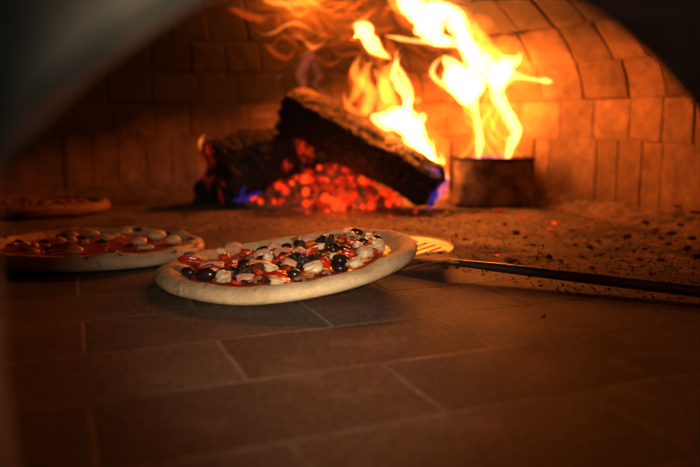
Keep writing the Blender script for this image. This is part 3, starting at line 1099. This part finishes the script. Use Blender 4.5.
# fine grit: one stuff object
def grit():
    bm = bmesh.new()
    for i in range(2600):
        px = random.uniform(380, 720); py = random.uniform(212, 300) ** 1.0
        if random.random() < 0.35: px = random.uniform(160, 460); py = random.uniform(207, 232)
        if px > 380 and py > 270 + (px - 450) * 0.2: continue
        p = onz(px, py, 0)
        if not inside(p.x, p.y): continue
        s = random.uniform(0.0006, 0.0019)
        z = max(0, hgt(p.x, p.y))
        m = Matrix.Translation((p.x, p.y, z + s * 0.3)) @ Matrix.Rotation(random.uniform(0, 6), 4, 'Z') @ Matrix.Diagonal((s, s * random.uniform(.6, 1), s * .7, 1))
        bmesh.ops.create_icosphere(bm, subdivisions=1, radius=1, matrix=m)
    me = bpy.data.meshes.new('grit'); bm.to_mesh(me); bm.free()
    o = link('charcoal_grit', me, M['char'], smooth=False)
    tag(o, 'fine black charcoal grit sprinkled over the ash and floor bricks', 'grit', kind='stuff')
grit()

crumbs = [blob(1, random.uniform(.6, .9), random.uniform(.5, .8), 2, 0.5, 1.7, k + .5, angular=0.4) for k in range(6)]
for m in crumbs: m.materials.append(M['char'])
def crumb(px, py, wpx, label, group=None, mat=None, name='charcoal_lump'):
    p = onz(px, py, 0); z = max(0.0, hgt(p.x, p.y)) if p.y > .8 else 0
    s = wpx * p.y / F / 2
    me = random.choice(crumbs)
    if mat is not None:
        me = me.copy(); me.materials.clear(); me.materials.append(mat)
    o = bpy.data.objects.new(name, me); COL.objects.link(o)
    o.location = (p.x, p.y, z + s * 0.45); o.scale = (s, s, s * 0.6); o.rotation_euler = (random.uniform(-.3, .3), random.uniform(-.3, .3), random.uniform(0, 6))
    return tag(o, label, 'charcoal' if 'charcoal' in name else 'ember', group)
crumb(544, 317, 5, 'tiny black charcoal lump alone on the bare floor bricks below the handle', None)
crumb(590, 249, 9, 'black charcoal lump on ash, largest one straight below the right brick wall', None)
crumb(511, 263, 14, 'flat brown-black coal just above the peel handle near the peel head', None, M['rust'])
crumb(498, 214, 11, 'rust-red coal lump lying in front of the fire pot', None, M['ember'], 'ember')
crumb(521, 219, 8, 'small dull red coal right of the lump before the fire pot', None, M['ember'], 'ember')
crumb(554, 224, 5, 'tiny glowing ember alone on the ash right of the pot', None, M['ember'], 'ember')
crumb(549, 231, 6, 'tiny ember just below the lone ember right of the pot', None, M['ember'], 'ember')
crumb(497, 256, 5, 'tiny red ember directly above the handle near the peel head', None, M['ember'], 'ember')
for (px, py, wpx) in [(687,250,12),(691,241,10),(671,235,9),(660,240,8),(645,226,9),(697,258,12),(680,232,8),(668,246,7),(655,231,7),(694,230,10),(636,222,7),(676,225,8)]:
    crumb(px, py, wpx, 'black charcoal rubble lump against the foot of the right wall', 'charcoal rubble at the right wall')
for (px, py, wpx) in [(516,234,8),(627,238,9),(549,259,10),(592,269,8),(560,262,5),(479,222,5),(610,237,6),(533,246,6),(465,240,5),(575,246,6),(600,256,6),(640,262,7),(505,225,5),(650,275,8),(572,232,5),(486,250,5),(617,250,5),(582,258,6),(660,262,8),(537,258,5),(525,238,5),(598,243,6),(622,262,6),(645,250,6)]:
    crumb(px, py, wpx, 'small black charcoal bit scattered on the ash behind the peel handle', 'charcoal bits on the ash')
for (px, py, wpx) in [(404,214,9),(412,211,8),(420,214,8),(398,211,8),(430,216,7),(441,213,10),(452,213,12),(460,211,8),(446,217,8),(474,213,8)]:
    crumb(px, py, wpx, 'dusty coal lump on the ash between the leaning log and the fire pot', 'coals by the lower log end', M['rust'])

# ember bed
pk = at(338, 190, 1.49)
def mound(x, y):
    dx = (x - pk.x); 
    sx = 0.20 if dx < 0 else 0.135
    d = math.sqrt((dx / sx) ** 2 + ((y - 1.50) / 0.105) ** 2)
    return 0.088 * max(0.0, 1 - d) ** 0.85
verts, faces = [], []
n = 60
for j in range(n + 1):
    for i in range(n + 1):
        x = pk.x - 0.21 + 0.36 * i / n; y = 1.39 + 0.23 * j / n
        verts.append(Vector((x, y, mound(x, y) - 0.002 + 0.006 * noise.noise(Vector((x * 70, y * 70, 0))))))
for j in range(n):
    for i in range(n):
        a = j * (n + 1) + i
        if max(verts[a].z, verts[a + n + 2].z) < 0.002: continue
        faces.append((a, a + 1, a + n + 2, a + n + 1))
tag(link('ember_bed', mesh_from(verts, faces), M['cinder']), 'glowing red bed of crushed embers heaped under the two logs', 'embers', kind='stuff')
emb = [blob(1, random.uniform(.7, .95), random.uniform(.6, .9), 2, 0.35, 1.6, k + 20.5, angular=0.5) for k in range(6)]
for m in emb: m.materials.append(M['ember'])
emb_dim = []
for m in emb[:3]:
    m2 = m.copy(); m2.materials.clear(); m2.materials.append(M['cinder']); emb_dim.append(m2)
def ember_at(x, y, s, label, group):
    o = bpy.data.objects.new('ember', random.choice(emb if random.random() < (x - pk.x + 0.20) / 0.13 else emb_dim)); COL.objects.link(o)
    o.location = (x, y, max(0, mound(x, y)) + s * 0.35)
    o.scale = (s, s, s); o.rotation_euler = tuple(random.uniform(0, 6) for _ in range(3))
    tag(o, label, 'ember', group)
for k in range(190):
    for _ in range(30):
        x = pk.x + random.uniform(-0.19, 0.13); y = random.uniform(1.395, 1.53)
        if mound(x, y) > 0.004: break
    ember_at(x, y, random.uniform(0.005, 0.0105), 'glowing red ember in the heap under the crossed logs', 'embers heaped under the logs')
for (px, py, wpx) in [(307,214,5),(327,212,5),(390,218,5),(416,213,5),(268,210,5),(352,210,6),(376,212,5),(297,209,6)]:
    p = onz(px, py, 0)
    ember_at(p.x, p.y, wpx * p.y / F / 2, 'small ember that rolled out in front of the glowing heap', 'stray embers before the heap')

# ------------------------------------------------------------------ flames
def tongue(pts, Y, mat, root, depth=0.7, sc=(1, 0, 0), wob=0.35, name='flame_tongue'):
    """pts: (px, py, half width px [, dY])"""
    s, ox, oy = sc
    path = []
    sd = random.uniform(0, 60)
    for i, p in enumerate(pts):
        px, py = ox + p[0] / s, oy + p[1] / s
        dy = p[3] if len(p) > 3 else 0.018 * noise.noise(Vector((sd, i * 0.6, 0)))
        q = at(px, py, Y + dy)
        path.append((q.x, q.y, q.z, max(0.0002, p[2] / s * (Y) / F)))
    me = tube(path, 18, 10, depth=depth, axis=(0, 1, 0.1), wob=wob, seed=sd)
    if mat == 'flame_hot':
        halo = [(a, b + 0.002, c, d * 1.45 + 0.0012) for a, b, c, d in path]
        link(name, tube(halo, 18, 10, depth=depth * 0.6, axis=(0, 1, 0.1), wob=0.6, seed=sd + 9), M['flame_low'], root)
        # a thinner bright strand drifting beside the core
        sidep = [(a + 1.1 * d * noise.noise(Vector((i * 0.9, sd, 2))) * 1.6, b, c + 0.004 * noise.noise(Vector((i, sd, 8))), d * 0.45) for i, (a, b, c, d) in enumerate(path)]
        link(name, tube(sidep, 12, 10, depth=1, axis=(0, 1, 0.1), wob=0.6, seed=sd + 4), M['flame_mid'], root)
    return link(name, me, M[mat], root)

def flame(label, pxy, Y, group=None):
    return empty('flame', at(pxy[0], pxy[1], Y), label, 'flame', group)

K = (2.917, 330, 0)
# tall flame out of the pot
f1 = flame('tall white-hot flame rising from the fire pot and curling to the ceiling', (495, 158), 1.44)
YB = BC.y - 0.01
for pts, m in [
    ([(290,-20,24),(350,40,30),(385,95,24),(410,150,18)], 'flame_hot'),
    ([(395,50,14),(440,115,20),(500,185,18)], 'flame_mid'),
    ([(400,-30,26),(450,0,20),(500,20,14),(560,-5,6)], 'flame_mid'),
    ([(432,467,5),(436,430,10),(434,380,9),(426,330,10),(415,300,18),(392,265,38),(372,225,42),(352,190,22),(330,165,6)], 'flame_hot'),
    ([(385,300,6),(420,255,30),(425,205,26),(405,150,24),(388,105,16),(380,70,8),(374,48,1)], 'flame_hot'),
    ([(345,262,5),(318,240,7),(298,215,8),(305,190,6),(325,168,2)], 'flame_hot'),
    ([(518,467,7),(528,425,13),(543,385,15),(528,350,17),(505,310,17),(488,270,20),(492,225,32),(510,190,26),(545,175,12),(558,148,1)], 'flame_hot'),
    ([(530,405,4),(500,400,7),(478,372,7),(465,335,8),(458,300,6),(470,260,3)], 'flame_mid'),
    ([(488,225,24),(455,180,22),(425,150,20),(385,128,16),(345,120,14),(310,108,12)], 'flame_hot'),
    ([(515,210,18),(550,222,8),(595,232,6),(630,236,9),(652,240,2)], 'flame_hot'),
    ([(350,122,10),(310,112,22),(285,75,34),(262,38,34),(228,5,30),(200,-40,22),(180,-90,4)], 'flame_hot'),
    ([(318,100,12),(312,50,26),(320,0,30),(340,-60,22),(350,-120,4)], 'flame_hot'),
    ([(250,60,8),(215,38,12),(190,15,12),(165,-15,6)], 'flame_mid'),
    ([(345,132,8),(290,122,8),(240,118,6),(200,112,6),(160,103,2)], 'flame_hot'),
    ([(400,140,18),(385,90,20),(372,50,20),(395,10,22),(420,-40,16)], 'flame_mid'),
    ([(425,10,5),(445,38,9),(480,47,8),(515,35,8),(540,5,8),(548,-30,3)], 'flame_mid'),
    ([(405,160,24),(440,90,24),(455,30,26),(470,-40,10)], 'flame_low'),
    ([(480,170,18),(520,110,22),(560,70,22),(600,40,10)], 'flame_low'),
    ([(545,200,16),(590,190,20),(640,170,16),(670,140,3)], 'flame_low'),
    ([(500,467,12),(505,420,22),(495,360,24),(480,300,18),(478,260,5)], 'flame_low'),
    ([(435,460,16),(450,400,24),(462,340,22),(455,290,16),(450,240,4)], 'flame_low'),
    ([(455,480,90),(460,420,95),(465,340,85),(450,240,90),(430,150,80),(400,60,60),(390,-20,20)], 'flame_veil'),
]:
    tongue(pts, YB, m, f1, sc=K)
tongue([(385,466,6),(440,462,10),(490,464,10),(540,464,5)], YB - 0.02, 'flame_blue', f1, sc=K, depth=1)

rf = random.Random(11)
for k in range(12):
    x = rf.uniform(462, 524); y = 160.0; w = rf.uniform(1.0, 2.6); ph = rf.uniform(0, 6); pts = []
    nn = rf.randint(5, 8); drift = rf.uniform(-8, 3)
    for i in range(nn):
        f = i / (nn - 1)
        pts.append((x + drift * i + 9 * math.sin(ph + i * 1.3), y - i * rf.uniform(13, 19), w * (1.0 - 0.75 * f) + 1.2 * math.sin(math.pi * f)))
    tongue(pts, YB + rf.uniform(-.02, .02), rf.choice(['flame_mid', 'flame_mid', 'flame_low']), f1)
for k in range(20):
    # loose curls torn off below the crown
    x = rf.uniform(350, 590); y = rf.uniform(-5, 85); pts = []; ph = rf.uniform(0, 6); dr = rf.uniform(5, 12) * rf.choice((-1, 1))
    nn = rf.randint(4, 6)
    for i in range(nn):
        pts.append((x + dr * i, y + 7 * math.sin(ph + i * 1.1) - i * 2, 0.6 + 3.4 * math.sin(math.pi * i / (nn - 1)) * rf.uniform(.5, 1)))
    tongue(pts, YB + rf.uniform(0, .06), 'flame_low', f1, wob=0.7)

# flame on the lower end of the leaning log
f2 = flame('bright yellow flame burning along the lower end of the leaning log', (420, 160), 1.43)
YL = 1.435
for pts, m in [
    ([(55,305,6),(85,250,15),(72,205,14),(88,160,4)], 'flame_mid'),
    ([(100,330,16),(118,280,20),(100,230,16),(120,175,4)], 'flame_mid'),
    ([(215,330,12),(236,275,10),(215,225,9),(192,180,5),(200,140,1)], 'flame_hot'),
    ([(165,300,18),(175,240,20),(150,190,14),(170,130,4)], 'flame_low'),
    ([(68,72,4),(95,85,26),(112,115,22),(140,148,16),(178,172,3)], 'flame_hot'),
    ([(120,340,8),(165,350,28),(205,352,36),(240,362,30),(258,410,26),(285,450,22),(305,485,14),(325,512,6)], 'flame_hot'),
    ([(200,350,20),(225,320,16),(222,280,14),(200,245,14),(188,205,10),(205,160,1)], 'flame_hot'),
    ([(160,355,18),(150,310,15),(160,265,14),(145,225,12),(125,200,3)], 'flame_mid'),
    ([(185,345,20),(180,300,22),(160,255,24),(168,210,16),(185,180,4)], 'flame_mid'),
    ([(130,340,12),(95,310,14),(75,260,14),(62,215,12),(75,180,3)], 'flame_low'),
    ([(110,335,8),(70,322,8),(48,300,8),(38,262,1)], 'flame_mid'),
    ([(140,300,12),(110,250,16),(100,200,14),(95,150,3)], 'flame_low'),
    ([(190,200,14),(180,150,14),(165,110,8)], 'flame_low'),
    ([(235,290,6),(255,293,11),(272,296,3)], 'flame_mid'),
    ([(220,330,20),(260,370,30),(300,420,30),(330,470,18)], 'flame_low'),
    ([(170,340,60),(150,270,60),(140,200,45),(160,130,20)], 'flame_veil'),
]:
    tongue(pts, YL, m, f2, sc=K)
K3 = (3.593, 310, 90)
for pts, m in [
    ([(340,130,20),(370,180,30),(400,215,24),(440,255,22),(470,285,14),(498,320,4)], 'flame_hot'),
    ([(400,240,10),(430,225,8),(440,195,6),(435,170,1)], 'flame_hot'),
    ([(470,290,10),(478,255,9),(465,222,2)], 'flame_hot'),
    ([(380,130,14),(405,100,14),(400,80,3)], 'flame_hot'),
]:
    tongue(pts, 1.43, m, f2, sc=K3)
fb = flame('small blue and violet flame licking the end of the leaning log', (437, 198), 1.38)
for pts, m in [
    ([(430,430,8),(445,390,16),(470,360,18),(490,330,12),(495,300,2)], 'flame_blue'),
    ([(450,330,6),(460,300,12),(430,280,8),(400,270,2)], 'flame_blue'),
    ([(460,420,4),(480,395,9),(497,365,8),(500,335,1)], 'flame_pink'),
    ([(390,430,4),(415,420,8),(430,385,6),(428,340,2)], 'flame_pink'),
]:
    tongue(pts, 1.36, m, fb, sc=K3, depth=0.8)

# smoke-red flames under the ceiling, upper left
K4 = (3.5, 220, 0)
f3 = flame('dim orange flames curling under the dark ceiling above the upper log end', (300, 60), 1.5)
for pts, m in [
    ([(25,28,3),(60,40,10),(100,55,14),(140,68,12),(168,62,3)], 'flame_low'),
    ([(150,0,6),(200,8,12),(260,14,12),(340,4,10),(380,-12,3)], 'flame_mid'),
    ([(240,60,3),(258,45,6),(300,50,9),(335,75,9),(355,105,6),(372,118,2)], 'flame_low'),
    ([(340,112,3),(370,125,9),(405,130,3)], 'flame_low'),
    ([(155,155,3),(180,175,10),(215,200,10),(245,200,8),(265,165,3)], 'flame_low'),
    ([(245,138,2),(280,132,7),(315,128,2)], 'flame_low'),
    ([(270,200,4),(310,178,8),(350,162,7),(400,155,2)], 'flame_low'),
    ([(395,180,3),(430,192,8),(470,190,8),(512,182,2)], 'flame_low'),
    ([(120,280,3),(170,262,7),(215,235,9),(245,215,4)], 'flame_veil'),
    ([(380,40,4),(430,60,10),(480,50,10),(520,70,4)], 'flame_low'),
    ([(360,20,4),(400,14,10),(450,24,10),(520,10,4)], 'flame_low'),
    ([(430,90,3),(480,100,8),(540,92,6),(590,110,2)], 'flame_low'),
    ([(200,40,40),(300,60,60),(420,90,70),(520,80,60),(600,60,30)], 'flame_veil'),
]:
    tongue(pts, 1.53, m, f3, sc=K4, wob=0.7)
for k in range(16):
    x = rf.uniform(225, 400); y = rf.uniform(-4, 60); pts = []; ph = rf.uniform(0, 6); dr = rf.uniform(6, 11)
    nn = rf.randint(5, 9)
    for i in range(nn):
        pts.append((x + dr * i, y + 6 * math.sin(ph + i * 1.2), 0.4 + 2.6 * math.sin(math.pi * i / (nn - 1)) * rf.uniform(.3, 1)))
    tongue(pts, 1.53 + rf.uniform(-.03, .04), 'flame_mid' if k % 3 == 0 else 'flame_low', f3, wob=0.8)
for pts in [[(295,305,14),(285,260,18),(300,215,22),(320,180,14),(340,150,4)], [(330,300,8),(345,260,12),(330,220,10),(320,195,3)],
            [(325,292,6),(380,340,9),(440,385,9),(500,428,5)], [(190,290,3),(205,270,7),(225,260,3)]]:
    tongue(pts, 1.50, 'flame_pink', f3, sc=K4, wob=0.7, name='pink_smoke')
f4 = flame('thin violet flame along the top edge of the long log', (265, 118), 1.49)
tongue([(112,408,3),(150,404,8),(190,400,7),(222,390,2)], 1.49, 'flame_pink', f4, sc=K4)
f5 = flame('tiny pale flame at the left end of the long log', (201, 138), 1.44)
tongue([(201,150,1),(200,144,1.9),(202,138,1.7),(206,134,0.5)], 1.435, 'flame_mid', f5)
f6 = flame('small blue flame on the shaded front of the long log', (245, 197), 1.40)
tongue([(232,201,1),(240,200,3.4),(250,197,3.2),(262,191,2)], 1.395, 'flame_blue', f6)
tongue([(241,197,2),(243,190,2.6),(246,184,0.6)], 1.395, 'flame_blue', f6)

# ------------------------------------------------------------------ lights
def point(name, loc, power, color, radius):
    l = bpy.data.lights.new(name, 'POINT'); l.energy = power; l.color = color; l.shadow_soft_size = radius
    o = bpy.data.objects.new(name, l); COL.objects.link(o); o.location = loc
    return o
FC = (1, 0.22, 0.018)
point('fire_light', at(500, 72, YB), 2.9, FC, 0.02)
point('fire_light', at(470, 85, YB), 2.0, FC, 0.015)
point('fire_light', at(402, 122, YL), 1.0, FC, 0.01)
point('fire_light', at(372, 48, YL), 2.4, FC, 0.01)
point('fire_light', at(430, 15, YB), 1.1, FC, 0.012)
point('fire_light', at(300, 30, 1.53), 3.6, FC, 0.01)
point('ember_light', Vector((pk.x, 1.37, 0.05)), 0.35, (1, 0.12, 0.02), 0.004)

def area(name, loc, target, size, power, color, spread=180):
    l = bpy.data.lights.new(name, 'AREA'); l.energy = power; l.color = color; l.size = size
    o = bpy.data.objects.new(name, l); COL.objects.link(o); o.location = loc
    l.spread = math.radians(spread)
    o.rotation_euler = (Vector(target) - Vector(loc)).to_track_quat('-Z', 'Y').to_euler()
    return o
area('soffit_fill_light', (0.50, -0.30, -0.20), (-0.09, 0.22, 0.20), 0.14, 0.23, (0.90, 0.98, 0.96))  # unseen fill lamp added below the sill, standing in for daylight on the soffit
area('front_light', (0.04, -0.07, 0.225), (-0.05, 0.78, 0.01), 0.05, 0.21, (1.0, 0.86, 0.66), 33)

wd = bpy.data.worlds.new('world'); scene.world = wd; wd.use_nodes = True
wd.node_tree.nodes['Background'].inputs[0].default_value = (0.05, 0.055, 0.06, 1)
wd.node_tree.nodes['Background'].inputs[1].default_value = 0.04

# ------------------------------------------------------------------ camera
cam = bpy.data.cameras.new('camera'); co = bpy.data.objects.new('camera', cam); COL.objects.link(co)
co.location = (0, 0, H)
co.rotation_euler = (math.pi / 2 - PITCH, 0, 0)
cam.sensor_width = 36; cam.lens = F / 700 * 36
cam.clip_start = 0.01
cam.dof.use_dof = True
cam.dof.focus_distance = 0.76
cam.dof.aperture_fstop = 3.6
scene.camera = co
scene.cycles.volume_max_steps = 64
